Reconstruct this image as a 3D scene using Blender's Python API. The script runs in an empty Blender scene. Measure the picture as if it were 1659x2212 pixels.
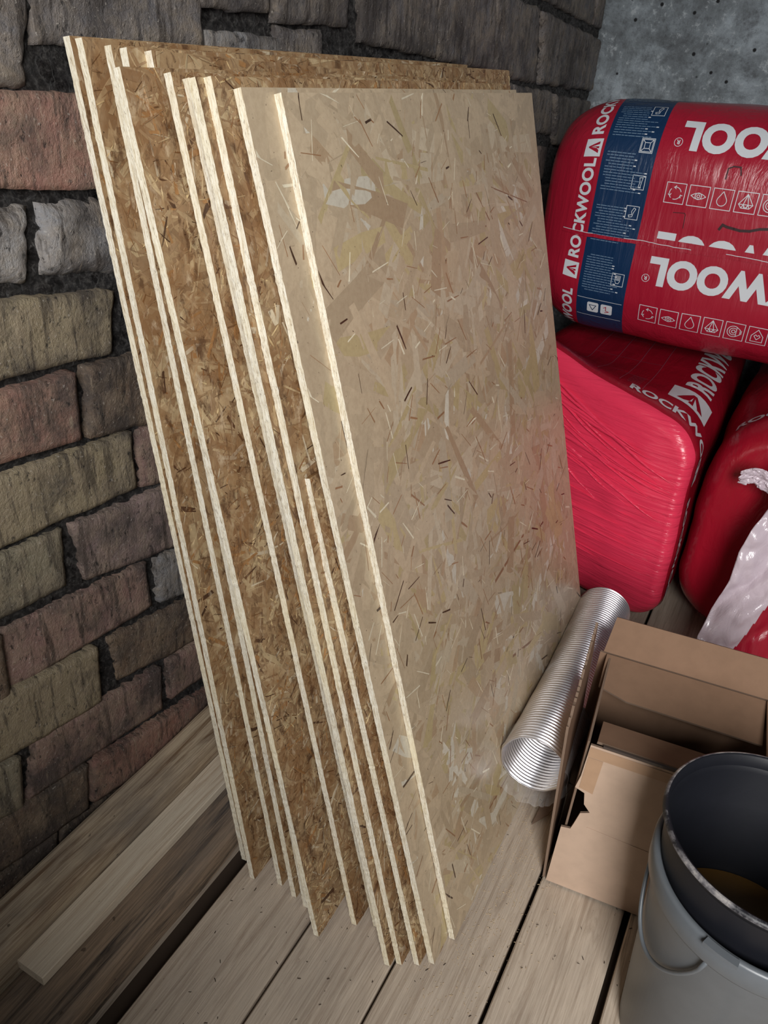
import bpy, bmesh, math, random
import numpy as np
from mathutils import Vector, Matrix, noise
C = bpy.context.scene.collection
S = bpy.context.scene
rnd = random.Random(7)

# ---------------------------------------------------------------- camera
CAM_H = 1.22
F = 1700.0
def frame_axes():
    a = Vector((1870-829.5, 200-1106, F)); vx = 600-829.5
    vy = -(F*F+a.x*vx)/a.y
    D = Vector((vx, vy, F)).normalized(); Y = a.normalized(); X = D.cross(Y)
    return X, Y, -D          # world axes written in camera coordinates (x right, y down, z forward)
AX = frame_axes()
cx_ = Vector([a.x for a in AX]); cy_ = -Vector([a.y for a in AX]); cz_ = -Vector([a.z for a in AX])
cam = bpy.data.cameras.new('camera'); camo = bpy.data.objects.new('camera', cam); C.objects.link(camo)
camo.matrix_world = Matrix(((cx_.x, cy_.x, cz_.x, 0), (cx_.y, cy_.y, cz_.y, 0), (cx_.z, cy_.z, cz_.z, CAM_H), (0, 0, 0, 1)))
cam.sensor_fit = 'VERTICAL'; cam.sensor_height = 36; cam.lens = F/2212*36; cam.clip_start = 0.02
S.camera = camo

# ---------------------------------------------------------------- light
w = bpy.data.worlds.new('world'); S.world = w; w.use_nodes = True
w.node_tree.nodes['Background'].inputs[0].default_value = (0.80, 0.90, 1.0, 1)
w.node_tree.nodes['Background'].inputs[1].default_value = 0.055
def area(name, loc, target, sx, sy, power, col):
    l = bpy.data.lights.new(name, 'AREA'); l.shape = 'RECTANGLE'; l.size = sx; l.size_y = sy; l.energy = power; l.color = col
    o = bpy.data.objects.new(name, l); C.objects.link(o); o.location = loc
    o.rotation_euler = (Vector(target)-Vector(loc)).to_track_quat('-Z', 'Y').to_euler()
    return o
area('doorway_light', (0.75, -1.25, 1.75), (-0.35, 1.0, 0.45), 0.8, 1.2, 88, (1.0, 0.985, 0.965))
S.view_settings.view_transform = 'Standard'; S.view_settings.look = 'None'
S.view_settings.gamma = 1; S.view_settings.use_curve_mapping = False
S.view_settings.exposure = 0.0

# ---------------------------------------------------------------- helpers
def at(px, py, **k):
    """the point of the plane x=, y= or z= that a sight line of the survey photo meets"""
    c = Vector((px-829.5, py-1106, F)); r = Vector((AX[0].dot(c), AX[1].dot(c), AX[2].dot(c)))
    (n, v), = k.items(); i = 'xyz'.index(n); o = Vector((0, 0, CAM_H))
    return o + r*((v-o[i])/r[i])
def lin(r, g, b):
    f = lambda c: c/12.92 if c <= .04045 else ((c+.055)/1.055)**2.4
    return (f(r), f(g), f(b), 1)
def nz(p, s=1.0, o=0.0): return noise.noise(Vector((p[0]*s+o, p[1]*s+o*1.7, p[2]*s-o)))

class G:
    """small node-graph writer"""
    def __init__(s, name):
        s.m = bpy.data.materials.new(name); s.m.use_nodes = True; s.t = s.m.node_tree
        s.b = s.t.nodes['Principled BSDF']; s.out = s.t.nodes['Material Output']
    def n(s, typ, ins=None, **props):
        x = s.t.nodes.new(typ)
        for k, v in props.items(): setattr(x, k, v)
        for k, v in (ins or {}).items():
            i = x.inputs[k]
            if hasattr(v, 'is_output'): s.t.links.new(v, i)
            else: i.default_value = v
        return x
    def set(s, **k):
        for a, v in k.items():
            i = s.b.inputs[a.replace('_', ' ')]
            if hasattr(v, 'is_output'): s.t.links.new(v, i)
            else: i.default_value = v
        return s
    def coord(s, scale=(1, 1, 1), which='Object', rot=(0, 0, 0)):
        tc = s.n('ShaderNodeTexCoord')
        return s.n('ShaderNodeMapping', {'Vector': tc.outputs[which], 'Scale': scale, 'Rotation': rot}).outputs[0]
    def noise(s, vec, scale, detail=4, rough=.55, dist=0):
        return s.n('ShaderNodeTexNoise', {'Vector': vec, 'Scale': scale, 'Detail': detail, 'Roughness': rough, 'Distortion': dist}).outputs[0]
    def ramp(s, fac, stops):
        r = s.n('ShaderNodeValToRGB', {'Fac': fac}); e = r.color_ramp.elements
        while len(e) < len(stops): e.new(.5)
        for q, (p, c) in zip(e, stops): q.position = p; q.color = c if len(c) == 4 else (*c, 1)
        return r.outputs[0]
    def mix(s, fac, a, b, mode='MIX'):
        x = s.n('ShaderNodeMix', None, data_type='RGBA', blend_type=mode)
        for i, v in ((0, fac), (6, a), (7, b)):
            if hasattr(v, 'is_output'): s.t.links.new(v, x.inputs[i])
            else: x.inputs[i].default_value = v
        return x.outputs[2]
    def math(s, op, a, b=0.0):
        return s.n('ShaderNodeMath', {0: a, 1: b}, operation=op).outputs[0]
    def bump(s, h, strength=.3, dist=.002, nrm=None):
        ins = {'Height': h, 'Strength': strength, 'Distance': dist}
        if nrm: ins['Normal'] = nrm
        b = s.n('ShaderNodeBump', ins).outputs[0]; s.t.links.new(b, s.b.inputs['Normal']); return b
    def attr(s, name): return s.n('ShaderNodeAttribute', None, attribute_name=name).outputs[0]

def g1(v): return (v, v, v, 1)

# ---- materials
def m_wood(name, light, dark, knots=True, scale=1.0, grey=0.3, rough=.75):
    g = G(name); tc = g.coord((26*scale, 1.3*scale, 26*scale))
    a = g.noise(tc, 2.2, 8, .72, 1.4); col = g.ramp(a, [(.36, dark), (.5, light), (.75, tuple(min(1, c*1.12) for c in light[:3]))])
    fine = g.noise(g.coord((160, 5, 160)), 2.5, 3, .6)
    col = g.mix(g.ramp(fine, [(.42, g1(.35)), (.55, g1(0))]), col, dark)
    blot = g.noise(g.coord((4, 1.8, 4)), 1.6, 5, .65)
    col = g.mix(g.math('MULTIPLY', g.ramp(blot, [(.45, g1(0)), (.72, g1(1))]), grey), col, lin(.36, .34, .33))
    sp = g.noise(g.coord((1, .6, 1)), 90, 2, .5)
    col = g.mix(g.ramp(sp, [(.74, g1(0)), (.78, g1(.7))]), col, lin(.22, .17, .13))
    if knots:
        v = g.n('ShaderNodeTexVoronoi', {'Vector': g.coord((6, 2.2, 6)), 'Scale': 1.0}).outputs['Distance']
        col = g.mix(g.ramp(v, [(.03, g1(.75)), (.10, g1(0))]), col, lin(.33, .25, .19))
    g.set(Base_Color=col, Roughness=rough); g.bump(g.math('ADD', a, g.math('MULTIPLY', fine, .6)), .6, .0025)
    return g.m
M = {}
M['board'] = m_wood('sawn floor board wood', lin(.77, .71, .64), lin(.65, .58, .51), True, 1, .30)
M['beam'] = m_wood('pale rough timber', lin(.74, .67, .57), lin(.45, .35, .25), True, .75, .75)
M['batten'] = m_wood('planed batten wood', lin(.83, .78, .70), lin(.72, .64, .55), False, .8, .12)
M['weathered'] = m_wood('weathered grey timber', lin(.56, .48, .40), lin(.17, .14, .12), False, .6, .7, .85)

def m_osb(name, sheen):
    g = G(name); a = g.attr('tint')
    t = g.noise(g.coord((60, 60, 60)), 2.2, 5, .7)
    col = g.mix(g.ramp(t, [(.3, g1(.22)), (.6, g1(0))]), a, lin(.47, .36, .25))
    if 'rough' in name:
        lo = g.noise(g.coord(), 14, 5, .7); mid = g.noise(g.coord((1, 1, .5)), 55, 5, .7)
        col = g.mix(g.ramp(lo, [(.42, g1(.55)), (.56, g1(0))]), col, lin(.50, .34, .19))
        col = g.mix(g.ramp(mid, [(.36, g1(.75)), (.46, g1(0))]), col, lin(.33, .22, .14))
        col = g.mix(g.ramp(mid, [(.58, g1(0)), (.68, g1(.55))]), col, lin(.82, .74, .62))
    sp = g.noise(g.coord((1, 1, 1)), 260, 2, .5)
    col = g.mix(g.ramp(sp, [(.72, g1(0)), (.76, g1(.8))]), col, lin(.2, .13, .08))
    g.set(Base_Color=col, Roughness=sheen); g.b.inputs['Specular IOR Level'].default_value = .5
    g.bump(t, .25, .0008); return g.m
M['osb_smooth'] = m_osb('smooth strand board face', .30)
M['osb_rough'] = m_osb('rough strand board face', .5)
def m_osb_edge():
    g = G('sawn strand board edge')
    al = g.coord((1, 1, 1), rot=(0, math.radians(13.5), 0)); mp = lambda sc: g.n('ShaderNodeMapping', {'Vector': al, 'Scale': sc}).outputs[0]
    s = g.noise(mp((260, 260, 26)), 2.0, 6, .75, .2); f = g.noise(mp((620, 620, 110)), 1.5, 4, .7)
    col = g.ramp(s, [(.30, lin(.66, .58, .47)), (.44, lin(.84, .80, .71)), (.58, lin(.92, .90, .84)), (.75, lin(.96, .95, .91))])
    col = g.mix(g.ramp(f, [(.34, g1(.7)), (.45, g1(0))]), col, lin(.45, .38, .31))
    yel = g.noise(g.coord((3, 3, 4)), 1.5, 2, .5)
    col = g.mix(g.ramp(yel, [(.45, g1(0)), (.65, g1(.30))]), col, lin(.95, .88, .68))
    g.set(Base_Color=col, Roughness=.85); g.bump(s, .5, .0008); return g.m
M['osb_edge'] = m_osb_edge()
def m_brick():
    g = G('old sooty brick'); a = g.attr('tint')
    big = g.noise(g.coord(), 7, 6, .7); n1 = g.noise(g.coord(), 24, 8, .75, .4); n2 = g.noise(g.coord((1, 1, .6)), 110, 6, .75)
    n3 = g.noise(g.coord((1, 2.8, .35)), 26, 6, .7, .3); n4 = g.noise(g.coord((1, 1, 1)), 210, 3, .6)
    col = g.mix(g.ramp(n1, [(.36, g1(0)), (.66, g1(.7))]), a, lin(.58, .52, .44))
    col = g.mix(g.ramp(big, [(.46, g1(0)), (.62, g1(.8))]), col, lin(.22, .20, .20))
    col = g.mix(g.ramp(n3, [(.52, g1(0)), (.62, g1(.7))]), col, lin(.20, .17, .15))
    col = g.mix(g.ramp(n3, [(.30, g1(.55)), (.38, g1(0))]), col, lin(.64, .58, .50))
    col = g.mix(g.ramp(n2, [(.34, g1(.9)), (.43, g1(0))]), col, lin(.08, .07, .07))
    col = g.mix(g.ramp(n4, [(.64, g1(0)), (.70, g1(.4))]), col, lin(.80, .77, .73))
    g.set(Base_Color=col, Roughness=g.ramp(big, [(.35, g1(.38)), (.65, g1(.72))]))
    g.bump(g.math('ADD', g.math('ADD', n2, g.math('MULTIPLY', n1, 2.0)), g.math('MULTIPLY', n4, .5)), .8, .005); return g.m
M['brick'] = m_brick()
def m_mortar():
    g = G('black tarry mortar'); n = g.noise(g.coord(), 120, 8, .8); n2 = g.noise(g.coord(), 40, 4, .6)
    col = g.ramp(n, [(.36, lin(.05, .05, .05)), (.50, lin(.20, .19, .19)), (.60, lin(.38, .37, .36)), (.74, lin(.58, .56, .54))])
    g.set(Base_Color=col, Roughness=g.ramp(n2, [(.35, g1(.2)), (.65, g1(.6))])); g.bump(g.math('ADD', n, n2), 1.0, .016); return g.m
M['mortar'] = m_mortar()
def m_concrete():
    g = G('mottled cement render'); n = g.noise(g.coord(), 5, 8, .7, .4); n2 = g.noise(g.coord(), 34, 8, .75)
    v = g.n('ShaderNodeTexVoronoi', {'Vector': g.coord(), 'Scale': 17.0}).outputs['Distance']
    col = g.ramp(n, [(.32, lin(.34, .35, .36)), (.5, lin(.50, .53, .55)), (.66, lin(.66, .70, .73))])
    col = g.mix(g.ramp(n2, [(.34, g1(.6)), (.5, g1(0))]), col, lin(.27, .27, .28))
    col = g.mix(g.ramp(n2, [(.56, g1(0)), (.66, g1(.7))]), col, lin(.78, .81, .83))
    col = g.mix(g.ramp(v, [(.07, g1(1)), (.11, g1(0))]), col, lin(.10, .10, .11))
    g.set(Base_Color=col, Roughness=.8); g.bump(g.math('ADD', n2, n), .7, .012); return g.m
M['concrete'] = m_concrete()
def m_film(name, col, rough=.3, bs=.25, spec=.5, wr=(9, 9, 9), bd=.006):
    g = G(name); n = g.noise(g.coord(wr), 2.0, 5, .6, .6); n2 = g.noise(g.coord(), 3.0, 3, .5)
    c = g.mix(g.ramp(n2, [(.35, g1(0)), (.7, g1(.25))]), col, tuple(x*.72 for x in col[:3])+(1,))
    g.set(Base_Color=c, Roughness=rough); g.b.inputs['Specular IOR Level'].default_value = spec
    g.bump(n, bs, bd); return g.m
M['red'] = m_film('red plastic wrap', lin(.66, .11, .20), .3, .6, .5, (16, 16, 1.6), .007)
M['red_side'] = m_film('red shrink film', lin(.62, .08, .16), .26, .55, .5, (14, 4, 5), .007)
M['red_end'] = m_film('stretched pinkish red end film', lin(.95, .24, .37), .24, .8, .6, (2.2, 8, 34), .007)
M['blue'] = m_film('dark blue print on film', lin(.08, .20, .34), .3, .55, .5, (16, 16, 1.6), .007)
M['print_dark'] = m_film('dark red print', lin(.42, .05, .10), .4, .1)
M['white_print'] = m_film('white print on film', lin(.85, .87, .89), .4, .1)
M['grey_print'] = m_film('pale blue small print', lin(.42, .52, .62), .4, .1)
M['faint'] = m_film('faint pinkish print', lin(.60, .25, .32), .4, .1)
M['stain'] = m_film('dark scuff', lin(.20, .05, .08), .6, .1)
M['white_film'] = m_film('crumpled white plastic', lin(.82, .76, .80), .22, .6, .6, (9, 9, 4), .012)
def m_plain(name, col, rough=.6, metal=0, bump=None, spec=.5):
    g = G(name); n = g.noise(g.coord(), 40, 4, .6)
    c = g.mix(g.ramp(n, [(.35, g1(.35)), (.6, g1(0))]), col, tuple(x*.8 for x in col[:3])+(1,))
    g.set(Base_Color=c, Roughness=rough, Metallic=metal); g.b.inputs['Specular IOR Level'].default_value = spec
    if bump: g.bump(n, bump, .002)
    return g.m
M['card'] = m_plain('brown corrugated cardboard', lin(.76, .66, .58), .8, 0, .08, .25)
M['card_in_shade'] = m_plain('inner cardboard with painted shade', lin(.53, .42, .34), .85, 0, .08, .2)  # inner faces and flaps: cardboard brown darkened to stand in for shade
M['card_edge'] = m_plain('fluted cardboard edge', lin(.50, .42, .36), .9, 0, .5, .2)
M['tape'] = m_plain('brown parcel tape', lin(.70, .57, .46), .45, 0, .05)
M['tape_clear'] = m_plain('shiny parcel tape edge', lin(.30, .26, .24), .15, 0, .2)
M['alu'] = m_plain('bright aluminium foil duct', lin(.93, .93, .95), .36, 1.0, .1)
M['black_pl'] = m_plain('black bucket plastic', lin(.09, .095, .12), .5, 0, .1, .35)
g = G('worn scuffed rim'); n_ = g.noise(g.coord(), 22, 6, .7)
g.set(Base_Color=g.ramp(n_, [(.42, lin(.12, .12, .14)), (.52, lin(.42, .41, .42)), (.66, lin(.70, .68, .66))]), Roughness=.45); g.bump(n_, .5, .002); M['black_worn'] = g.m
M['grey_pl'] = m_plain('grey bucket plastic', lin(.38, .40, .42), .35, 0, .06)
M['mud'] = m_plain('brown sludge', lin(.42, .30, .13), .4, 0, .5)
M['debris'] = m_plain('dark crumbs', lin(.22, .17, .13), .9, 0, .3)
M['chip'] = m_plain('pale wood shavings', lin(.80, .71, .58), .85, 0, .3)
g = G('clear crinkled film'); g.set(Base_Color=(1, 1, 1, 1), Roughness=.12, Alpha=.14)
g.bump(g.noise(g.coord(), 40, 4, .6), .8, .004); M['clear'] = g.m

def link(name, me, mats, parent=None, smooth=False, loc=None):
    o = bpy.data.objects.new(name, me); C.objects.link(o)
    for m in (mats if isinstance(mats, (list, tuple)) else [mats]): me.materials.append(m)
    if smooth: me.polygons.foreach_set('use_smooth', [True]*len(me.polygons))
    if parent: o.parent = parent
    if loc: o.location = loc
    return o
def tag(o, label=None, cat=None, group=None, kind=None):
    for k, v in (('label', label), ('category', cat), ('group', group), ('kind', kind)):
        if v: o[k] = v
    return o
def empty(name, loc=(0, 0, 0), rz=0):
    o = bpy.data.objects.new(name, None); C.objects.link(o); o.location = loc; o.rotation_euler = (0, 0, rz); o.empty_display_size = .05; return o
class MB:
    """vertex / face collector"""
    def __init__(s): s.v = []; s.f = []; s.mi = []; s.c = []
    def grid(s, fn, nu, nv, mi=0, flip=False, col=None):
        b = len(s.v)
        for i in range(nu+1):
            for j in range(nv+1):
                s.v.append(tuple(fn(i/nu, j/nv)))
                if col: s.c.append(col(i/nu, j/nv) if callable(col) else col)
        for i in range(nu):
            for j in range(nv):
                q = (b+i*(nv+1)+j, b+(i+1)*(nv+1)+j, b+(i+1)*(nv+1)+j+1, b+i*(nv+1)+j+1)
                s.f.append(q[::-1] if flip else q); s.mi.append(mi(i/nu, j/nv) if callable(mi) else mi)
    def poly(s, pts, mi=0):
        b = len(s.v); s.v += [tuple(p) for p in pts]; s.f.append(tuple(range(b, b+len(pts)))); s.mi.append(mi)
    def box(s, lo, hi, mi=0):
        b = len(s.v); (x0, y0, z0), (x1, y1, z1) = lo, hi
        s.v += [(x0,y0,z0),(x1,y0,z0),(x1,y1,z0),(x0,y1,z0),(x0,y0,z1),(x1,y0,z1),(x1,y1,z1),(x0,y1,z1)]
        for q in ((0,3,2,1),(4,5,6,7),(0,1,5,4),(1,2,6,5),(2,3,7,6),(3,0,4,7)): s.f.append(tuple(b+i for i in q)); s.mi.append(mi)
    def me(s, name, merge=0):
        m = bpy.data.meshes.new(name); m.from_pydata(s.v, [], s.f); m.polygons.foreach_set('material_index', s.mi)
        if s.c:
            a = m.color_attributes.new('tint', 'FLOAT_COLOR', 'POINT'); a.data.foreach_set('color', np.array(s.c, dtype=np.float32).ravel())
        if merge:
            bm = bmesh.new(); bm.from_mesh(m); bmesh.ops.remove_doubles(bm, verts=bm.verts, dist=merge); bm.to_mesh(m); bm.free()
        m.update(); return m

# ================================================================ SETTING
# ---- floor: sawn boards running along the wall
WALL_X = -0.78; BACK_Y = 2.84
fl = MB()
edges = [-.86, -.705, -.555, -.400, -.251, -.1015, .049, .20, .352, .505, .66, .81, .96, 1.11]
for i in range(len(edges)-1):
    a, b = edges[i], edges[i+1]-(.034 if i == 1 else 0); dz = [0, 0, 0, -.001, .0, -.002, .0, -.003, .001, 0, 0, -.002, 0][i]; gp = .0022 if i not in (5, 6) else .0045
    if i == 6: a += .002
    prof = [(a+gp, -.03), (a+gp, dz-.002), (a+gp+.002, dz), (b-gp-.002, dz), (b-gp, dz-.002), (b-gp, -.03)]
    def fn(u, v, prof=prof, i=i):
        k = min(4, int(v*5+1e-6)) if v < 1 else 5
        x, z = prof[int(round(v*5))]; y = -.6+u*(BACK_Y+.6)
        return (x, y, z + (.0008*nz((x*3, y*2, i)) if z > -.01 else 0))
    fl.grid(fn, 60, 5, flip=True)
fl.box((-.9, -.6, -.06), (1.2, BACK_Y, -.031), 1)
flo = link('floor', fl.me('floor'), [M['board'], M['debris']]); flo['kind'] = 'structure'

# ---- brick wall: each visible brick surveyed on the wall plane, the hidden rest laid in the same courses
PINK, RED, YEL, BRN, GRY, SOOT, GRN = lin(.58,.46,.43), lin(.60,.44,.39), lin(.58,.53,.43), lin(.42,.34,.28), lin(.56,.56,.57), lin(.42,.41,.42), lin(.55,.52,.44)
MAU = lin(.55, .47, .46)
BR = [  # corners: top-left, top-right, bottom-right, bottom-left (survey photo), colour, roughness of face
 ((-70,-40),(58,-20),(58,185),(-70,190),SOOT,2.5), ((70,-60),(420,-60),(432,105),(75,92),SOOT,1.2),
 ((442,66),(686,92),(690,134),(446,112),GRY,1), ((420,-50),(575,-40),(572,26),(418,14),SOOT,1), ((588,-70),(752,-60),(748,56),(588,44),SOOT,1.2),
 ((596,58),(690,70),(690,128),(598,120),SOOT,1.2), ((778,-60),(946,-40),(938,122),(772,88),SOOT,1.2),
 ((952,-60),(1066,-30),(1060,152),(946,128),SOOT,1.6),((1072,-20),(1166,20),(1158,182),(1066,156),SOOT,2),((1172,24),(1300,90),(1286,196),(1164,180),SOOT,2),
 ((700,134),(900,150),(900,184),(704,160),SOOT,1.5),((908,136),(1040,160),(1038,196),(908,184),SOOT,1.5),((1046,162),(1104,182),(1102,250),(1046,236),SOOT,1.5),
 ((1112,186),(1190,200),(1188,290),(1108,280),SOOT,1.5),((1196,206),(1284,222),(1278,330),(1194,310),SOOT,1.5),
 ((-160,196),(330,208),(330,404),(-160,402),RED,.5),
 ((-140,440),(54,446),(56,606),(-140,618),GRY,3), ((88,440),(300,436),(300,584),(92,588),GRY,3),
 ((-160,668),(238,628),(236,758),(-160,850),YEL,.8),
 ((-120,882),(147,806),(162,944),(-120,1032),RED,.5), ((184,792),(350,752),(360,900),(190,942),BRN,.9),
 ((-160,1084),(275,934),(286,1050),(-160,1252),YEL,.8), ((298,932),(400,900),(410,1020),(306,1050),PINK,.8),
 ((-100,1240),(130,1144),(138,1262),(-100,1384),GRN,.7), ((155,1132),(420,1028),(430,1150),(186,1252),MAU,.7),
 ((4,1364),(308,1214),(322,1306),(20,1494),PINK,.7), ((-160,1440),(-8,1372),(10,1500),(-160,1590),BRN,.7), ((334,1206),(440,1170),(450,1258),(344,1300),GRY,1.2),
 ((-140,1572),(202,1396),(210,1512),(-140,1716),YEL,.9), ((236,1380),(450,1268),(458,1360),(258,1470),BRN,1),
 ((76,1600),(340,1440),(343,1526),(64,1722),PINK,.7), ((-120,1716),(38,1634),(42,1742),(-120,1830),GRN,1), ((362,1424),(460,1366),(466,1440),(366,1502),PINK,.9),
 ((-120,1850),(180,1652),(184,1742),(-120,1960),BRN,.8), ((194,1644),(480,1466),(486,1540),(196,1726),RED,.8),
 ((-60,1936),(120,1800),(124,1900),(-60,2040),BRN,.8), ((132,1790),(420,1590),(420,1680),(136,1890),BRN,.8),
]
wl = MB()
quads = []
for q in BR: quads.append(([(lambda p: (p.y, p.z))(at(*c, x=WALL_X+.0)) for c in q[:4]], q[4], q[5]))
slope = (at(1250, 198, x=WALL_X).z-at(612, 42, x=WALL_X).z)/(at(1250, 198, x=WALL_X).y-at(612, 42, x=WALL_X).y)
boxes = [(min(p[0] for p in q), max(p[0] for p in q), min(p[1] for p in q), max(p[1] for p in q)) for q, _, _ in quads]
def inside(y, z):
    for q, _, _ in quads:
        s = 0; ok = True
        for i in range(4):
            (ya, za), (yb, zb) = q[i], q[(i+1) % 4]
            c = (yb-ya)*(z-za)-(zb-za)*(y-ya)
            L = math.hypot(yb-ya, zb-za)
            if c/L > .012: ok = False; break
        if ok: return True
    return False
CH = .107; z00 = .075
for k in range(-2, 20):
    off = 0 if k % 2 else .07; y = -.55+off; n = 0
    while y < BACK_Y-.03:
        L = .235 if (k % 2) else .128
        y1 = min(y+L, BACK_Y-.01); zc = z00+k*CH
        zb = lambda yy: zc+slope*(yy-.6)
        pts = [(y, zb(y)+CH-.018), (y1-.014, zb(y1)+CH-.018), (y1-.014, zb(y1)), (y, zb(y))]
        smp = [(y+(y1-y)*a, zb(y)+CH*b) for a in (.0, .2, .4, .6, .8, .95) for b in (.05, .4, .8)]
        if pts[0][1] > 0 and pts[3][1] < 1.95 and not any(inside(*s_) for s_ in smp):
            c = rnd.choice([PINK, BRN, YEL, MAU, RED]) if pts[0][1] < 1.1 else SOOT
            quads.append((pts, c, 1.0))
        y = y1
for qi, (q, colr, rg) in enumerate(quads):
    q = [Vector(p) for p in q]
    wdt = (q[1]-q[0]).length; hgt = (q[0]-q[3]).length
    nu = max(8, min(60, int(wdt/.006))); nv = max(8, min(24, int(hgt/.006)))
    pro = .014+rnd.uniform(-.004, .004); tilt = rnd.uniform(-.004, .004)
    shade = rnd.uniform(.85, 1.12); cc = tuple(min(1, c*shade) for c in colr[:3])+(1,)
    def fn(u, v, nu_=nu, nv_=nv, q=q, pro=pro, tilt=tilt, qi=qi, rg=rg, wdt=wdt, hgt=hgt):
        # u across, v from bottom to top, the outer ring dives behind the mortar
        remap = lambda t, n_, L: 0 if t < 1e-6 else 1 if t > 1-1e-6 else .0012/L+(1-.0024/L)*(t*n_-1)/(n_-2)
        u = remap(u, nu_, wdt); v = remap(v, nv_, hgt)
        uu = (u-.5)*(1+.006/wdt)+.5; vv = (v-.5)*(1+.006/hgt)+.5
        p = (q[3]*(1-uu)+q[2]*uu)*(1-vv)+(q[0]*(1-uu)+q[1]*uu)*vv
        e = min(u*wdt, (1-u)*wdt, v*hgt, (1-v)*hgt)
        rr = .004+.005*max(0, rg-.7)
        d = pro-(.030 if e < 1e-5 else 0)-max(0, rr-e)**2/rr*.8
        jy = .0035*(nz((p.x*16, p.y*16, qi), 1, 3)+.6*nz((p.x*60, p.y*60, qi), 1, 3))*(.5+rg*.5); jz = .0035*(nz((p.x*16, p.y*16, qi), 1, 9)+.6*nz((p.x*60, p.y*60, qi), 1, 9))*(.5+rg*.5)
        d += .0014*rg*nz((p.x*30, p.y*30, qi*.37))+.0013*rg*nz((p.x*90, p.y*90, qi*.37))+tilt*(u-.5)*2
        return (WALL_X-.007+d, p.x+jy, p.y+jz)
    wl.grid(fn, nu, nv, 0, True, cc)
def mort(u, v):
    y = -.6+u*(BACK_Y+.62); z = -.03+v*2.05
    return (WALL_X-.006+.005*nz((y, z, 0), 34)+.008*nz((y, z, 0), 95)+.003*nz((y, z, 4), 9), y, z)
wl.grid(mort, 620, 360, 1, True, (0, 0, 0, 1))
wlo = link('wall_left', wl.me('wall_left'), [M['brick'], M['mortar']], smooth=True); wlo['kind'] = 'structure'

# ---- cement rendered back wall
bw = MB()
def bwf(u, v):
    x = WALL_X-.02+u*3.2; z = -.03+v*2.1
    e = .006*nz((0, z, 3), 9) if u == 0 else 0
    return (x+e, BACK_Y+.012*nz((x, 0, z), 3.5)+.005*nz((x, 0, z), 17)-(.0 if u > 0 else -.02), z)
bw.grid(bwf, 160, 110, 0)
bwo = link('wall_back', bw.me('wall_back'), [M['concrete']], smooth=True); bwo['kind'] = 'structure'

# ---- unseen low wall, added behind the viewer to shade the brick wall's foot
lw = MB()
def lwbox(x0, x1, y0, y1, z0, z1):
    for fn in (lambda u, v: (x0+(x1-x0)*u, y0, z0+(z1-z0)*v), lambda u, v: (x1-(x1-x0)*u, y1, z0+(z1-z0)*v), lambda u, v: (x1, y0+(y1-y0)*u, z0+(z1-z0)*v), lambda u, v: (x0+(x1-x0)*u, y0+(y1-y0)*v, z1)):
        lw.grid(fn, 30, 20)
lwbox(WALL_X-.02, .24, -.50, -.36, -.03, 1.12)
lwo = link('added_shade_wall', lw.me('added_shade_wall'), M['concrete']); lwo['kind'] = 'structure'

# ================================================================ TIMBERS by the wall
def plank(name, x0, x1, y0, y1, z0, z1, mat, rough=.0015, bev=.004, y0r=None, seed=0):
    m = MB(); ring = []
    b = bev
    for (x, z) in ((x0+b, z0), (x1-b, z0), (x1, z0+b), (x1, z1-b), (x1-b*.3, z1-b*.3), (x1-b, z1), (x0+b, z1), (x0+b*.3, z1-b*.3), (x0, z1-b), (x0, z0+b)): ring.append((x, z))
    full = []
    for i in range(len(ring)):
        a, c = ring[i], ring[(i+1) % len(ring)]; L = math.hypot(a[0]-c[0], a[1]-c[1]); k = max(1, int(L/.02))
        full += [(a[0]+(c[0]-a[0])*t/k, a[1]+(c[1]-a[1])*t/k) for t in range(k)]
    n = len(full); N = 60
    for j in range(N+1):
        for (x, z) in full:
            ya = y0 if y0r is None else y0+(y0r-y0)*(x-x0)/(x1-x0)
            y = ya+(y1-ya)*j/N
            m.v.append((x+rough*nz((x*20, y*5, z*20+seed)), y, z+rough*(nz((x*20, y*5, z*20+seed+7)) if z > z0+.003 else 0)))
    for j in range(N):
        for i in range(n):
            m.f.append((j*n+i, j*n+(i+1) % n, (j+1)*n+(i+1) % n, (j+1)*n+i)); m.mi.append(0)
    m.f.append(tuple(range(n))[::-1]); m.mi.append(0); m.f.append(tuple(N*n+i for i in range(n))); m.mi.append(0)
    o = link(name, m.me(name), mat); return o
tag(plank('weathered_timber', -.690, -.578, -.30, 1.66, .0005, .068, M['weathered'], .004, .014, seed=3), 'dark weathered timber lying on the floor under the thin pale batten', 'timber')
tag(plank('timber_beam', -.763, -.692, -.30, 1.66, .0005, .129, M['beam'], .0022, .007, seed=11), 'thick pale knotty timber beam lying against the foot of the brick wall', 'timber')
tag(plank('wooden_batten', -.6905, -.640, .352, 1.6, .0725, .091, M['batten'], .0006, .0015, y0r=.352, seed=21), 'thin clean pale wooden batten lying on top of the dark weathered timber', 'timber')

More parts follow.
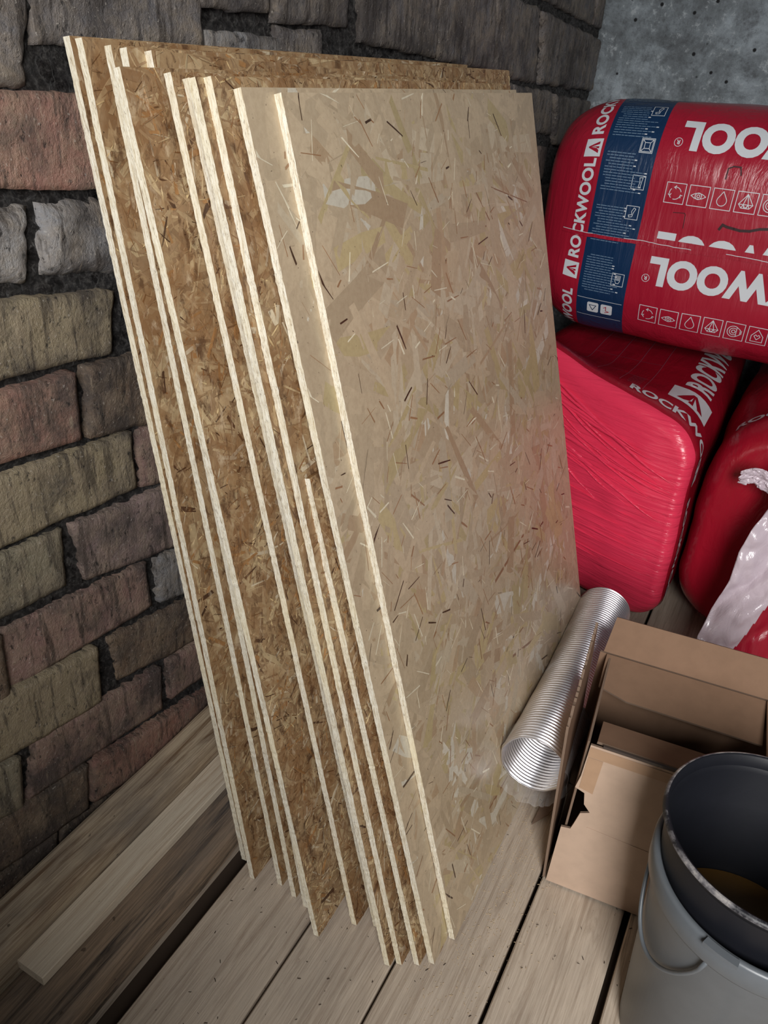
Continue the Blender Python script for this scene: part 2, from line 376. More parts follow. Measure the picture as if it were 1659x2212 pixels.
# ================================================================ STRAND BOARD SHEETS
TH = .0095
def flakes(m, origin, eu, ev, en, W, H, n, lmin, lmax, wmin, wmax, pal, lift, seed, umax=1e9):
    r = random.Random(seed)
    for i in range(n):
        u = r.uniform(0, min(W, umax)); v = r.uniform(0, H); a = r.gauss(math.pi/2 if r.random() < .45 else 0, .75) if r.random() < .7 else r.uniform(0, math.pi)
        x = r.random(); L = r.uniform(lmin, lmax)*.5; w_ = r.uniform(wmin, wmax)*.5*(r.random()**.6)*(.3 if x > .988 and wmax > .03 else 1)
        ca, sa = math.cos(a), math.sin(a); sk = r.uniform(-1, 1)*w_
        h0 = .00002+.00028*i/n
        pts = []
        for (p, q_) in ((-L+sk, -w_), (-L*.2, -w_*r.uniform(.8, 1.15)), (L, -w_*r.uniform(.5, 1)), (L-sk, w_*r.uniform(.5, 1)), (L*.1, w_*r.uniform(.8, 1.15)), (-L, w_)):
            uu = min(max(u+p*ca-q_*sa, .0004), W-.0004); vv = min(max(v+p*sa+q_*ca, .0004), H-.0004)
            hh = h0+(r.random()*lift)
            pts.append(origin+eu*uu+ev*vv+en*hh)
        if (pts[0]-pts[3]).length < .003: continue
        acc = 0
        for wt, c in pal:
            acc += wt
            if x <= acc: break
        if wmax > .03 and (u < .05 or v > H-.05 or u > W-.05): c = pal[0][1]
        k = r.uniform(.9, 1.1); c = (min(1, c[0]*k), min(1, c[1]*k), min(1, c[2]*k), 1)
        b = len(m.v); m.v += [tuple(p) for p in pts]; m.c += [c]*6; m.f.append((b, b+1, b+2, b+3, b+4, b+5)); m.mi.append(0)
PAL_S = [(.28, lin(.745,.67,.56)), (.24, lin(.71,.635,.525)), (.18, lin(.76,.70,.60)), (.14, lin(.72,.65,.49)), (.10, lin(.68,.585,.47)), (.05, lin(.82,.79,.72)), (.008, lin(.55,.41,.30)), (.002, lin(.36,.25,.18))]
PAL_R = [(.25, lin(.65,.54,.40)), (.22, lin(.60,.49,.365)), (.17, lin(.70,.60,.46)), (.13, lin(.55,.44,.32)), (.10, lin(.75,.66,.51)), (.05, lin(.66,.49,.31)), (.05, lin(.80,.74,.63)), (.03, lin(.30,.21,.15))]
def sheet(base, top, far=None, width=.80, style='rough', seed=0, label='', rise=0.0, n=None, dy_top=0):
    """base/top: sight lines to the bottom and top of the near edge; width runs along the wall"""
    B = at(*base, z=.0); T = at(*top, y=B.y+dy_top)
    ev = (T-B); H = ev.length; ev.normalize()
    eu = Vector((0, 1, -rise)); eu = (eu-ev*eu.dot(ev)).normalized(); 
    en = eu.cross(ev).normalized()
    if en.x < 0: en = -en
    W = width; m = MB(); base_c = (PAL_S if style == 'smooth' else PAL_R)[0][1]
    # lift so that the lower edge stands on the boards
    dzb = min((en*TH/2).z, (-en*TH/2).z)
    O = B-Vector((0, 0, dzb))
    if rise > 0: pass
    N = 240; r = random.Random(seed+99)
    jit = [(nz((i*.61, seed, 0))*.0009, nz((i*.83, seed, 5))*.0009+nz((i*.11, seed, 5))*.0006, nz((i*.61, seed+4, 9))*.0009) for i in range(N+1)]
    # near sawn edge strip
    b = len(m.v)
    for i in range(N+1):
        v = H*i/N; j = jit[i]
        m.v.append(tuple(O+ev*v+en*(-TH/2+j[0])+eu*j[1])); m.v.append(tuple(O+ev*v+en*(TH/2+j[2]*.6)+eu*j[1])); m.c += [base_c]*2
    for i in range(N): m.f.append((b+2*i, b+2*i+1, b+2*i+3, b+2*i+2)); m.mi.append(1)
    # front and back faces share the edge line
    for s in (0, 1):
        fb = len(m.v)
        for i in range(N+1):
            v = H*i/N; m.v.append(tuple(O+ev*v+en*(TH/2 if s else -TH/2)+eu*.002)); m.c.append(base_c)
        for i in range(N):
            q = (b+2*i+s, fb+i, fb+i+1, b+2*i+2+s); m.f.append(q if s else q[::-1]); m.mi.append(0)
        q = [O+eu*.002, O+eu*W, O+eu*W+ev*H, O+eu*.002+ev*H]; off = en*(TH/2 if s else -TH/2)
        bb = len(m.v); m.v += [tuple(p+off) for p in q]; m.c += [base_c]*4
        m.f.append((bb, bb+1, bb+2, bb+3) if s else (bb+3, bb+2, bb+1, bb)); m.mi.append(0)
    for (p, q) in ((O, O+eu*W), (O+ev*H, O+ev*H+eu*W), (O+eu*W, O+eu*W+ev*H)):
        bb = len(m.v); m.v += [tuple(p-en*TH/2), tuple(q-en*TH/2), tuple(q+en*TH/2), tuple(p+en*TH/2)]; m.c += [lin(.60,.46,.30)]*4
        m.f.append((bb, bb+1, bb+2, bb+3)); m.mi.append(0)
    org = O+en*(TH/2)
    if style == 'smooth':
        flakes(m, org, eu, ev, en, W, H, n or 3000, .06, .17, .014, .042, PAL_S, .00012, seed)
        flakes(m, org+en*.0003, eu, ev, en, W, H, 700, .006, .045, .0012, .004, [(.45, lin(.88,.84,.74)), (.35, lin(.60,.45,.32)), (.2, lin(.24,.16,.11))], .0002, seed+1)
    else:
        flakes(m, org, eu, ev, en, W, H, 2500, .03, .10, .008, .022, PAL_R[:5], .0004, seed+3)
        flakes(m, org+en*.0002, eu, ev, en, W, H, (n or 7500), .008, .045, .0015, .009, PAL_R, .0008, seed)
        flakes(m, org+en*.0003, eu, ev, en, W, H, (n or 7500)//3, .004, .02, .0007, .0025, [(.35, lin(.84,.74,.55)), (.35, lin(.50,.34,.2)), (.3, lin(.24,.15,.09))], .0008, seed+1)
    o = link('strand_board', m.me('strand_board'), [M['osb_smooth' if style == 'smooth' else 'osb_rough'], M['osb_edge']])
    # fibres sticking out of the sawn edge
    tag(o, label, 'board', 'strand boards leaning on the brick wall'); return o
SH = [
 ((527,1858),(143,80), .98, 'rough', .020, 'rearmost tall strand board touching the brick wall, leftmost edge of the stack'),
 ((545,1898),(170,84), 1.00, 'rough', .020, 'second strand board from the brick wall, edge close beside the rearmost board'),
 ((605,1912),(232,100), 1.16, 'rough', .018, 'third strand board from the wall, edge close left of a lower topped board'),
 ((635,1938),(265,105), 1.10, 'rough', .018, 'fourth strand board from the wall, only top corner and lower edge in sight'),
 ((660,1960),(319,112), 1.05, 'rough', .018, 'fifth strand board from the wall, just a short stub of edge showing on top'),
 ((683,2022),(251,148), .95, 'rough', .012, 'rough brown strand board in mid stack, sixth from the wall, wide face showing'),
 ((765,1998),(361,160), .85, 'rough', .012, 'seventh strand board from the wall, yellowish edge between two wide brown faces'),
 ((812,2003),(402,172), .80, 'rough', .015, 'rear strand board of the tight pair whose edges read as one thick edge'),
 ((836,2086),(414,171), .80, 'rough', .015, 'front strand board of the tight pair whose edges read as one thick edge'),
 ((862,2084),(447,169), .80, 'rough', .015, 'tenth strand board, thin edge just right of the thick double edge'),
 ((900,2085),(661,1036), .78, 'rough', .012, 'short strand board reaching only half the height of the stack'),
 ((932,2082),(512,194), .78, 'smooth', .010, 'second board from the front, smooth pale face with a narrow strip in view'),
 ((976,2029),(599,205), .785, 'smooth', .014, 'frontmost strand board with the large smooth pale flaked face'),
]
for i, (b_, t_, w_, st, ri, lb) in enumerate(SH):
    sheet(b_, t_, width=w_, style=st, rise=ri, seed=i*17+5, label=lb, n=(12000 if st == 'rough' and i in (5, 6) else None), dy_top=(.03 if i == 4 else 0))

# ================================================================ INSULATION BAGS
class Bag:
    """a wrapped bale: rounded profile (s = way round it, from the middle of the first face) swept along its length l"""
    def __init__(s, A, B, R, L, taper, mat4, seed, amp=.006, kmin=.72, skew=None):
        s.A, s.B, s.R, s.L, s.tp, s.M, s.seed, s.amp, s.kmin, s.skew = A, B, R, L, taper, mat4, seed, amp, kmin, skew
        s.per = 4*(A-R)+4*(B-R)+2*math.pi*R
    def prof(s, t):
        """first face centred at (+A, 0), s grows towards +b"""
        A, B, R = s.A, s.B, s.R; q = math.pi*R/2; t = t % s.per
        seg = [(B-R, 'l', (A, 0), (0, 1)), (q, 'a', (A-R, B-R), 0), (2*(A-R), 'l', (A-R, B), (-1, 0)), (q, 'a', (-(A-R), B-R), math.pi/2),
               (2*(B-R), 'l', (-A, B-R), (0, -1)), (q, 'a', (-(A-R), -(B-R)), math.pi), (2*(A-R), 'l', (-(A-R), -B), (1, 0)), (q, 'a', (A-R, -(B-R)), 1.5*math.pi), (B-R, 'l', (A, -(B-R)), (0, 1))]
        for L_, k, p, d in seg:
            if t <= L_+1e-9:
                if k == 'l': 
                    n = {(0, 1): (1, 0), (-1, 0): (0, 1), (0, -1): (-1, 0), (1, 0): (0, -1)}[d]
                    return p[0]+d[0]*t, p[1]+d[1]*t, n[0], n[1]
                a = d+t/R; return p[0]+R*math.cos(a), p[1]+R*math.sin(a), math.cos(a), math.sin(a)
            t -= L_
        return A, 0, 1, 0
    def f(s, t, l, off=0.0):
        a, b, na, nb = s.prof(t); e = min(l, s.L-l); k = 1.0; nl = 0
        if e < s.tp:
            c = 1-max(0, e)/s.tp; k = 1-(1-math.sqrt(max(0, 1-c*c)))*(1-s.kmin)
        bul = .012*math.sin(math.pi*min(1, max(0, l/s.L)))
        d = off+bul+s.amp*(nz((a*6, b*6, l*5), 1, s.seed)+.35*nz((a*22, b*22, l*9), 1, s.seed))
        p = Vector((a*k+na*d, b*k+nb*d, l))
        if s.skew: p = s.skew(p)
        return s.M @ p
    def mesh(s, matfn, ns=150, nl=110, capfn=None, capmi=0):
        m = MB(); b = 0
        ls = []
        for j in range(nl+1):
            x = j/nl; ls.append(s.L*(x-.0)+0)
        # concentrate rings near the two ends
        ls = [s.L*(.5-.5*math.cos(math.pi*j/nl)) for j in range(nl+1)]
        for j in range(nl+1):
            for i in range(ns): m.v.append(tuple(s.f(s.per*i/ns, ls[j])))
        for j in range(nl):
            for i in range(ns):
                m.f.append((j*ns+i, j*ns+(i+1) % ns, (j+1)*ns+(i+1) % ns, (j+1)*ns+i)); m.mi.append(matfn(s.per*(i+.5)/ns, (ls[j]+ls[j+1])/2))
        # end caps: concentric rings
        for end, l in ((0, 0.0), (1, s.L)):
            prev = [end*nl*ns+i for i in range(ns)]; K = 22
            for c in range(1, K+1):
                k = 1-c/K; cur = []
                for i in range(ns):
                    a, b_, na, nb = s.prof(s.per*i/ns)
                    kk = s.kmin*k; dep = (.022*(1-k*k))*(1 if end else -1)
                    p = Vector((a*kk, b_*kk, l+dep+.006*nz((a*kk*14, b_*kk*14, end), 1, s.seed)*(1-k**6)))
                    if s.skew: p = s.skew(p)
                    m.v.append(tuple(s.M @ p)); cur.append(len(m.v)-1)
                for i in range(ns):
                    q = (prev[(i+1) % ns], prev[i], cur[i], cur[(i+1) % ns]); m.f.append(q if not end else q[::-1]); m.mi.append(capmi)
                prev = cur
        return m.me('bale')
    # ---- print: flat shapes (l, s) laid onto the skin
    def lay(s, name, bm, mat, parent, off=.0012, step=.014, o=(0, 0), rot=0.0, sc=1.0, flipx=False):
        ca, sa = math.cos(rot), math.sin(rot)
        for v in bm.verts:
            x, y = v.co.x*sc, v.co.y*sc
            v.co = Vector((o[0]+x*ca-y*sa, o[1]+x*sa+y*ca, 0))
        if not bm.verts: return None
        for ax in (0, 1):
            lo = min(v.co[ax] for v in bm.verts); hi = max(v.co[ax] for v in bm.verts); c = lo+step
            while c < hi:
                co = Vector((0, 0, 0)); co[ax] = c; no = Vector((0, 0, 0)); no[ax] = 1
                bmesh.ops.bisect_plane(bm, geom=bm.verts[:]+bm.edges[:]+bm.faces[:], plane_co=co, plane_no=no, dist=1e-6); c += step
        for v in bm.verts: v.co = s.f(v.co.y, v.co.x, off)
        me = bpy.data.meshes.new(name); bm.to_mesh(me); bm.free()
        return link(name, me, mat, parent)
def text_bm(txt, size, bold=.0, sx=1.0, align='LEFT'):
    cu = bpy.data.curves.new('t', 'FONT'); cu.body = txt; cu.size = size; cu.offset = bold; cu.align_x = align; cu.space_character = 1.05; cu.resolution_u = 5
    ob = bpy.data.objects.new('t', cu); C.objects.link(ob); dg = bpy.context.evaluated_depsgraph_get()
    me = bpy.data.meshes.new_from_object(ob.evaluated_get(dg)); bm = bmesh.new(); bm.from_mesh(me)
    bpy.data.objects.remove(ob); bpy.data.curves.remove(cu); bpy.data.meshes.remove(me)
    for v in bm.verts: v.co.x *= sx
    return bm
def strokes(lines, w):
    """polylines to flat ribbons"""
    bm = bmesh.new()
    for L in lines:
        for a, b in zip(L[:-1], L[1:]):
            a, b = Vector((a[0], a[1], 0)), Vector((b[0], b[1], 0)); d = b-a
            if d.length < 1e-6: continue
            d.normalize(); n = Vector((-d.y, d.x, 0))*w/2; e = d*w*.4
            bm.faces.new([bm.verts.new(p) for p in (a-e-n, b+e-n, b+e+n, a-e+n)])
    return bm
def rect(x0, y0, x1, y1): return [(x0, y0), (x1, y0), (x1, y1), (x0, y1), (x0, y0)]
def arc(cx, cy, r, a0, a1, n=14, ry=None): return [(cx+r*math.cos(math.radians(a0+(a1-a0)*i/n)), cy+(ry or r)*math.sin(math.radians(a0+(a1-a0)*i/n))) for i in range(n+1)]
def filled(polys):
    bm = bmesh.new()
    for P in polys: bm.faces.new([bm.verts.new((x, y, 0)) for x, y in P])
    return bm
# small outlined pictograms in a unit square
IC = {
 'cycle': [arc(.5,.5,.3,20,110), arc(.5,.5,.3,140,230), arc(.5,.5,.3,260,350), [(.5,.87),(.42,.79),(.5,.72)], [(.16,.42),(.25,.36),(.3,.46)], [(.8,.3),(.78,.42),(.88,.42)]],
 'eye': [arc(.5,.12,.52,45,135), arc(.5,.88,.52,225,315), arc(.5,.5,.16,0,360), arc(.5,.5,.07,0,360)],
 'drop': [arc(.5,.42,.24,-210,30), [(.71,.54),(.5,.88),(.29,.54)]],
 'gem': [[(.15,.4),(.5,.9),(.85,.4),(.7,.22),(.3,.22),(.15,.4),(.85,.4)], [(.5,.9),(.38,.4),(.45,.22)], [(.5,.9),(.62,.4),(.55,.22)], [(.3,.22),(.38,.4),(.5,.22),(.62,.4),(.7,.22)]],
 'sound': [arc(.45,.5,.32,60,300), arc(.45,.5,.2,60,300), arc(.45,.5,.09,0,360), [(.6,.78),(.6,.22),(.8,.36),(.8,.64),(.6,.78)], [(.86,.4),(.86,.6)]],
 'home': [[(.2,.15),(.2,.5),(.5,.88),(.8,.5),(.8,.15),(.2,.15)], [(.5,.28),(.34,.48),(.42,.58),(.5,.5),(.58,.58),(.66,.48),(.5,.28)]],
 'frame': [rect(.08,.08,.92,.92), rect(.3,.3,.7,.7), [(.08,.08),(.3,.3)], [(.92,.08),(.7,.3)], [(.92,.92),(.7,.7)], [(.08,.92),(.3,.7)]],
 'knife': [[(.55,.15),(.62,.55),(.55,.85),(.8,.88),(.75,.55),(.7,.15),(.55,.15)]],
 'glove': [[(.3,.15),(.55,.2),(.6,.5),(.75,.8),(.6,.88),(.45,.6),(.5,.35),(.25,.3),(.3,.15)]],
 'hand': [[(.3,.85),(.3,.4),(.4,.2),(.6,.2),(.7,.4),(.7,.85)], [(.4,.85),(.4,.45)], [(.5,.85),(.5,.45)], [(.6,.85),(.6,.45)]],
}
def icon_bm(name, size, w): 
    return strokes([[(x*size, y*size) for x, y in L] for L in IC[name]+[rect(0, 0, 1, 1)]], w)
def merge_bm(bms):
    out = bmesh.new()
    for b in bms:
        me = bpy.data.meshes.new('x'); b.to_mesh(me); out.from_mesh(me); bpy.data.meshes.remove(me); b.free()
    return out
def moved(bm, x, y, rot=0):
    c, s_ = math.cos(rot), math.sin(rot)
    for v in bm.verts: v.co = Vector((x+v.co.x*c-v.co.y*s_, y+v.co.x*s_+v.co.y*c, 0))
    return bm
def logo_polys(sz):
    """white square with a cut-out peak: drawn as pieces so the film shows through"""
    P = [[(0,0),(.18,.16),(.48,.80),(0,1)], [(.48,.80),(.56,.80),(1,1),(0,1)], [(.56,.80),(.84,.16),(1,0),(1,1)], [(0,0),(1,0),(.84,.16),(.18,.16)], [(.34,.16),(.5,.34),(.5,.62),(.44,.16)], [(.54,.62),(.68,.16),(.56,.16)]]
    return [[(x*sz, y*sz) for x, y in p] for p in P]

# ---- upper bale: lies crosswise on the other two, long side to the viewer
FY, CZ = 2.05, .888
# local axes: a -> -Y (towards viewer), b -> +Z, l -> +X
A1, B1, R1 = .235, .275, .15
M1 = Matrix(((0, 0, 1, -.652), (-1, 0, 0, FY+A1+.012), (0, 1, 0, CZ), (0, 0, 0, 1)))
bag1 = Bag(A1, B1, R1, 1.30, .17, M1, 2.3, .006, .60)
def S1(z): return z-CZ                       # front-face height to way-round
def X1(x): return x+.652
t1 = empty('insulation_bale', (-.02, FY+A1, .58)); tag(t1, 'upper red bale with dark blue band, lying crosswise on the two lower bales', 'insulation', 'red bales of insulation')
def child(o, parent):
    o.parent = parent; o.matrix_parent_inverse = parent.matrix_basis.inverted() if False else Matrix.Translation(-Vector(parent.location)); return o
bw0, bw1 = X1(-.506), X1(-.388)
o = link('wrapping', bag1.mesh(lambda s_, l: 1 if bw0 < l < bw1 else 0, 170, 190), [M['red'], M['blue']], smooth=True); child(o, t1)
def lay1(name, bm, mat, **k):
    o = bag1.lay(name, bm, mat, None, **k)
    if o: child(o, t1)
    return o
# big upside-down lettering (the word ends at the left)
def big_word(z_base, h, xe):
    bm = text_bm('ROCKWOOL', h/.72, h*.028, 1.12, 'RIGHT'); return bm
for zb in (.778, 1.078):
    bm = text_bm('ROCKWOOL', .060/.70, .0046, .97, 'RIGHT')
    lay1('brand_lettering', bm, M['white_print'], o=(X1(-.337), S1(zb)+.060), rot=math.pi)
    lay1('registered_mark', merge_bm([strokes([arc(0, 0, .009, 0, 360, 18)], .0012), moved(text_bm('R', .013, .0003), .004, .0045, math.pi)]), M['white_print'], o=(X1(-.343), S1(zb)+.012))
# cut-off tops of the letters along the weld
bm = text_bm('ROCKWOOL', .060/.70, .0046, .97, 'RIGHT'); moved(bm, 0, 0, math.pi)
bmesh.ops.bisect_plane(bm, geom=bm.verts[:]+bm.edges[:]+bm.faces[:], plane_co=(0, -.012, 0), plane_no=(0, -1, 0), clear_outer=True)
lay1('cut_lettering', bm, M['white_print'], o=(X1(-.335), .008))
for zr in (.680, .966):
    for k, nm in enumerate(('cycle', 'eye', 'drop', 'gem', 'sound', 'home', 'frame', 'drop', 'cycle')):
        lay1('pictogram', icon_bm(nm, .044, .0016), M['white_print'], o=(X1(-.343+k*.0525), S1(zr)))
# column of small lettering left of the blue band
for z0_ in (.755, 1.045, .440):
    lay1('logo_mark', filled(logo_polys(.040)), M['white_print'], o=(X1(-.515), S1(z0_)), rot=math.pi/2)
    lay1('small_lettering', text_bm('ROCKWOOL', .0385, .0014, 1.0), M['white_print'], o=(X1(-.522), S1(z0_)+.049), rot=math.pi/2)
# instructions on the blue band
r2 = random.Random(5); L = []; Wt = []
z = .735
while z < 1.30:
    ph = (z-.735) % .118
    if ph < .088:
        x = -.497+r2.choice((0, 0, .008)); end = r2.uniform(-.43, -.402)
        if ph > .05: end = min(end, -.432)
        while x < end:
            w_ = r2.uniform(.004, .014); L.append([(x, z), (min(x+w_, end), z)]); x += w_+.003
        if r2.random() < .45: Wt.append([(end+.003, z), (end+.007, z)])
    z += .0062
sp_ = bag1.lay('small_print', strokes([[(X1(a), S1(b)) for a, b in q] for q in L], .0019), M['grey_print'], None); child(sp_, t1)['kind'] = 'stuff'
sp_ = bag1.lay('small_print', strokes([[(X1(a), S1(b)) for a, b in q] for q in Wt], .0024), M['white_print'], None); child(sp_, t1)['kind'] = 'stuff'
for k, nm in enumerate(('hand', 'glove', 'knife', 'frame', 'glove')):
    lay1('pictogram', icon_bm(nm, .030, .0013), M['white_print'], o=(X1(-.425), S1((.757, .917, .985, 1.062, 1.150)[k])))
lay1('band_rule', strokes([[(X1(-.505), S1(.712)), (X1(-.389), S1(.712))], [(X1(-.505), S1(.658)), (X1(-.389), S1(.658))]], .0012), M['white_print'])
for k in (0, 1):
    x0 = -.478+k*.036; 
    lay1('warning_pictogram', filled([[(X1(x0)+a, S1(.672)+b) for a, b in ((.003,0),(.027,0),(.030,.003),(.030,.027),(.027,.030),(.003,.030),(0,.027),(0,.003))]]), M['white_print'])
    lay1('warning_pictogram', strokes([[(X1(x0)+a, S1(.672)+b) for a, b in (((.006,.022),(.024,.022),(.015,.007),(.006,.022)) if k == 0 else ((.008,.02),(.014,.024),(.014,.012),(.022,.010),(.012,.006)))]], .0018), M['blue'] if k == 0 else M['red'], off=.0022)
# weld across the middle and scuffs
def wob(x, z, a=.004): return z+a*nz((x*9, 0, 0))+.0015*nz((x*50, 0, 0))
sl = [[(X1(-.575+i*.01), S1(wob(-.575+i*.01, .872))) for i in range(112)]]
lay1('weld_seam', strokes([q for k, q in enumerate([sl[0][i:i+9] for i in range(0, 100, 8)]) if k % 3 != 1], .0014), M['white_print'], off=.0022)
lay1('weld_seam', strokes([[(x, y-.005) for x, y in sl[0]]], .008), M['red'], off=.0026)
lay1('scuff_mark', strokes([[(X1(x), S1(z)) for x, z in ((-.205,.925),(-.200,.935),(-.19,.932),(-.175,.93),(-.16,.928),(-.14,.93),(-.12,.937),(-.10,.94),(-.08,.939))]], .006), M['stain'])
lay1('scuff_mark', strokes([[(X1(x), S1(z)) for x, z in ((-.315,.946),(-.29,.948),(-.287,.945),(-.286,.93),(-.285,.915))]], .0015), M['stain'])
lay1('scuff_mark', strokes([[(X1(x), S1(z)) for x, z in ((-.22,1.03),(-.22,1.05),(-.21,1.055),(-.195,1.055),(-.19,1.04))]], .0028), M['stain'])

# ---- lower middle bale: end towards the viewer, corner of film pulled up at the left
W2, H2 = .265, .268
def skew2(p):
    # p.z is the way back from the near end; the left (a<0) side of the end sits further back
    u = min(1, max(0, (p.x+W2)/(2*W2))); k = max(0, 1-p.z/.5)
    q = p.copy(); q.z += (1-u)*.16*k
    top = max(0, (p.y/H2))
    q.y += (1-u)**1.4*.125*top*math.exp(-((p.z-.03)/.16)**2)     # the gathered ear
    q.x += -.018*(p.y/H2-1)*.5
    return q
M2 = Matrix(((1, 0, 0, -.358), (0, 0, 1, 1.735), (0, 1, 0, H2+.012), (0, 0, 0, 1)))
bag2 = Bag(W2, H2, .085, 1.04, .055, M2, 5.1, .005, .86, skew2)
t2 = empty('insulation_bale', (-.358, 2.2, 0)); tag(t2, 'lower red bale with pinkish gathered end facing out, behind the foil duct', 'insulation', 'red bales of insulation')
o = child(link('wrapping', bag2.mesh(lambda s_, l: 1 if l < .030 else 0, 200, 150, capmi=1), [M['red_side'], M['red_end']], smooth=True), t2)
# way round: 0 = middle of right side, grows upwards; top centre at B-R + qR + (A-R)
TOPC = (H2-.085)+math.pi*.085/2+(W2-.085)
def lay2(name, bm, mat, **k):
    o = bag2.lay(name, bm, mat, None, **k)
    if o: child(o, t2)
    return o
qr = (H2-.085)
lay2('logo_mark', filled(logo_polys(.105)), M['white_print'], o=(.135, qr+.160), rot=-math.pi/2)
lay2('brand_lettering', text_bm('ROCKWOOL', .088, .003, 1.05), M['white_print'], o=(.265, qr+.075))
for k, s0 in enumerate((qr+.20, qr-.10, qr-.40)):
    pass
lay2('small_lettering', text_bm('ROCKWOOL', .050, .0017, 1.0), M['white_print'], o=(.055, qr+.245), rot=-math.pi/2)
lay2('logo_mark', filled(logo_polys(.045)), M['white_print'], o=(.050, qr-.018), rot=-math.pi/2)
lay2('small_lettering', text_bm('ROCKWOOL', .050, .0017, 1.0), M['white_print'], o=(.055, qr-.105), rot=-math.pi/2)
lay2('logo_mark', filled(logo_polys(.045)), M['white_print'], o=(.050, qr-.365), rot=-math.pi/2)
fr = [[(.08, s0), (.95, s0)] for s0 in (qr+.215, qr+.275, qr+.335, qr+.40)]+[[(l0, qr+.215), (l0, qr+.40)] for l0 in (.20, .38, .56, .74)]
lay2('printed_frame', strokes(fr, .0022), M['faint'])
lay2('printed_frame', strokes([[(.13, qr-.03), (.42, qr-.03)]], .0018), M['faint'])
lay2('faint_print', strokes([[(.10+i*.016, qr+.228), (.10+i*.016, qr+.258)] for i in range(7)], .004), M['faint'])
lay2('small_lettering', text_bm('PREM', .050, .0005, .9), M['print_dark'], o=(.13, qr-.09))
# pleats of film radiating from the pulled-up corner: thin raised folds on the end
pl = MB(); r3 = random.Random(3)
def endpt(u, v):
    """point on the near end, u from left to right, v from bottom to top (0..1)"""
    a = (u*2-1)*W2*.93; b = (v*2-1)*H2*.93
    p = Vector((a, b, -.018*(1-max(abs(u*2-1), abs(v*2-1))**4)-.003)); return M2 @ skew2(p)
for i in range(34):
    v0 = r3.uniform(.25, .97); drop = r3.uniform(.02, .22) if v0 > .6 else r3.uniform(.0, .06)
    u0, u1 = r3.uniform(0, .35), r3.uniform(.6, .99); wd = r3.uniform(.002, .006); hgt = r3.uniform(.002, .0065)
    def fn(a, b, u0=u0, u1=u1, v0=v0, drop=drop, wd=wd, hgt=hgt, i=i):
        u = u0+(u1-u0)*a; v = min(.985, v0+drop*.45)-drop*a+.008*nz((a*4, i, 0))
        p = endpt(min(u, .99), max(.02, v)); k = math.sin(math.pi*a)
        return p+Vector((0, -hgt*math.sin(math.pi*b)*k+.001, (b-.5)*wd*2*k))
    pl.grid(fn, 26, 5, 0, False)
child(link('film_pleats', pl.me('film_pleats'), M['red_end'], smooth=True), t2)

# ---- lower right bale
W3, H3 = .26, .288
M3 = Matrix.Translation((.212, 1.80, H3+.015)) @ Matrix.Rotation(math.radians(-2), 4, 'Z') @ Matrix(((1, 0, 0, 0), (0, 0, 1, 0), (0, 1, 0, 0), (0, 0, 0, 1)))
def skew3(p): 
    q = p.copy(); q.x += .022*math.cos(p.y/H3*1.4)*(-1 if p.x < 0 else 1)
    t = max(0, -p.y/H3); q.x += p.x/W3*.02*t*t
    return q
bag3 = Bag(W3, H3, .155, 1.0, .08, M3, 9.4, .007, .84, skew3)
t3 = empty('insulation_bale', (.197, 2.25, 0)); tag(t3, 'lower right red bale behind the cardboard box, partly covered by crumpled white plastic', 'insulation', 'red bales of insulation')
child(link('wrapping', bag3.mesh(lambda s_, l: 0, 150, 120, capmi=1), [M['red_side'], M['red_side']], smooth=True), t3)
def lay3(name, bm, mat, **k):
    o = bag3.lay(name, bm, mat, None, **k)
    if o: child(o, t3)
q3 = H3-.155+math.pi*.155/2+2*(W3-.155)      # where the left shoulder begins
lay3('logo_mark', filled(logo_polys(.085)), M['white_print'], o=(.16, q3+.05), rot=-math.pi/2)
lay3('small_lettering', text_bm('ROCKWOOL', .045, .0016, 1.0), M['white_print'], o=(.085, q3+.16), rot=-math.pi/2)
lay3('brand_lettering', text_bm('ROCKWOOL', .075, .003, 1.0), M['white_print'], o=(.27, q3-.03))

# ---- crumpled white plastic with a red print, hanging over the right bale
ws = MB()
OUT = [(1700,1000),(1659,1100),(1625,1135),(1600,1180),(1580,1240),(1545,1300),(1510,1362),(1506,1392)]
def ws_edge(v):
    t = v*(len(OUT)-1); i = min(len(OUT)-2, int(t)); f_ = t-i
    return (OUT[i][0]*(1-f_)+OUT[i+1][0]*f_, OUT[i][1]*(1-f_)+OUT[i+1][1]*f_)
P_top, P_bot = at(1659, 1060, y=1.72), at(1508, 1392, y=1.60)
def wsf(u, v):
    ex, ey = ws_edge(v); p = at(ex, ey, y=1.69-.09*v)
    wv = .016*math.sin(u*11+v*4+2*nz((u*3, v*3, 1)))+.012*nz((u*7, v*5, 2))+.006*nz((u*20, v*14, 3))
    fold = .03*math.sin(v*9+u*6)*.3
    return (p.x+u*.42, p.y-abs(wv)*1.5+u*.02+.0, p.z-u*.03+fold*.3-v*.06*u)
ws.grid(wsf, 150, 130, lambda u, v: 1 if (v > .60-1.1*(u-.17) and u > .17+.10*(1-v)) else 0, False)
wso = link('plastic_sheet', ws.me('plastic_sheet'), [M['white_film'], M['red']], smooth=True)
md = wso.modifiers.new('thick', 'SOLIDIFY'); md.thickness = .0012
tag(wso, 'crumpled white plastic wrapping with a red patch, hanging over the right-hand bale', 'plastic')

ts = MB(); ta, tb = at(1602, 1022, y=1.735), at(1700, 1030, y=1.735)
def tsf(u, v):
    p = ta.lerp(tb, u); wv = .010*nz((u*5, v*4, 8))+.005*nz((u*16, v*12, 8))
    return (p.x+wv, p.y-.016-abs(wv)*1.4+v*.01, p.z+.012-.034*v-.02*u*v+.01*math.sin(u*5))
ts.grid(tsf, 50, 24)
tso = link('torn_strip', ts.me('torn_strip'), M['white_film'], smooth=True, parent=wso); md = tso.modifiers.new('thick', 'SOLIDIFY'); md.thickness = .001

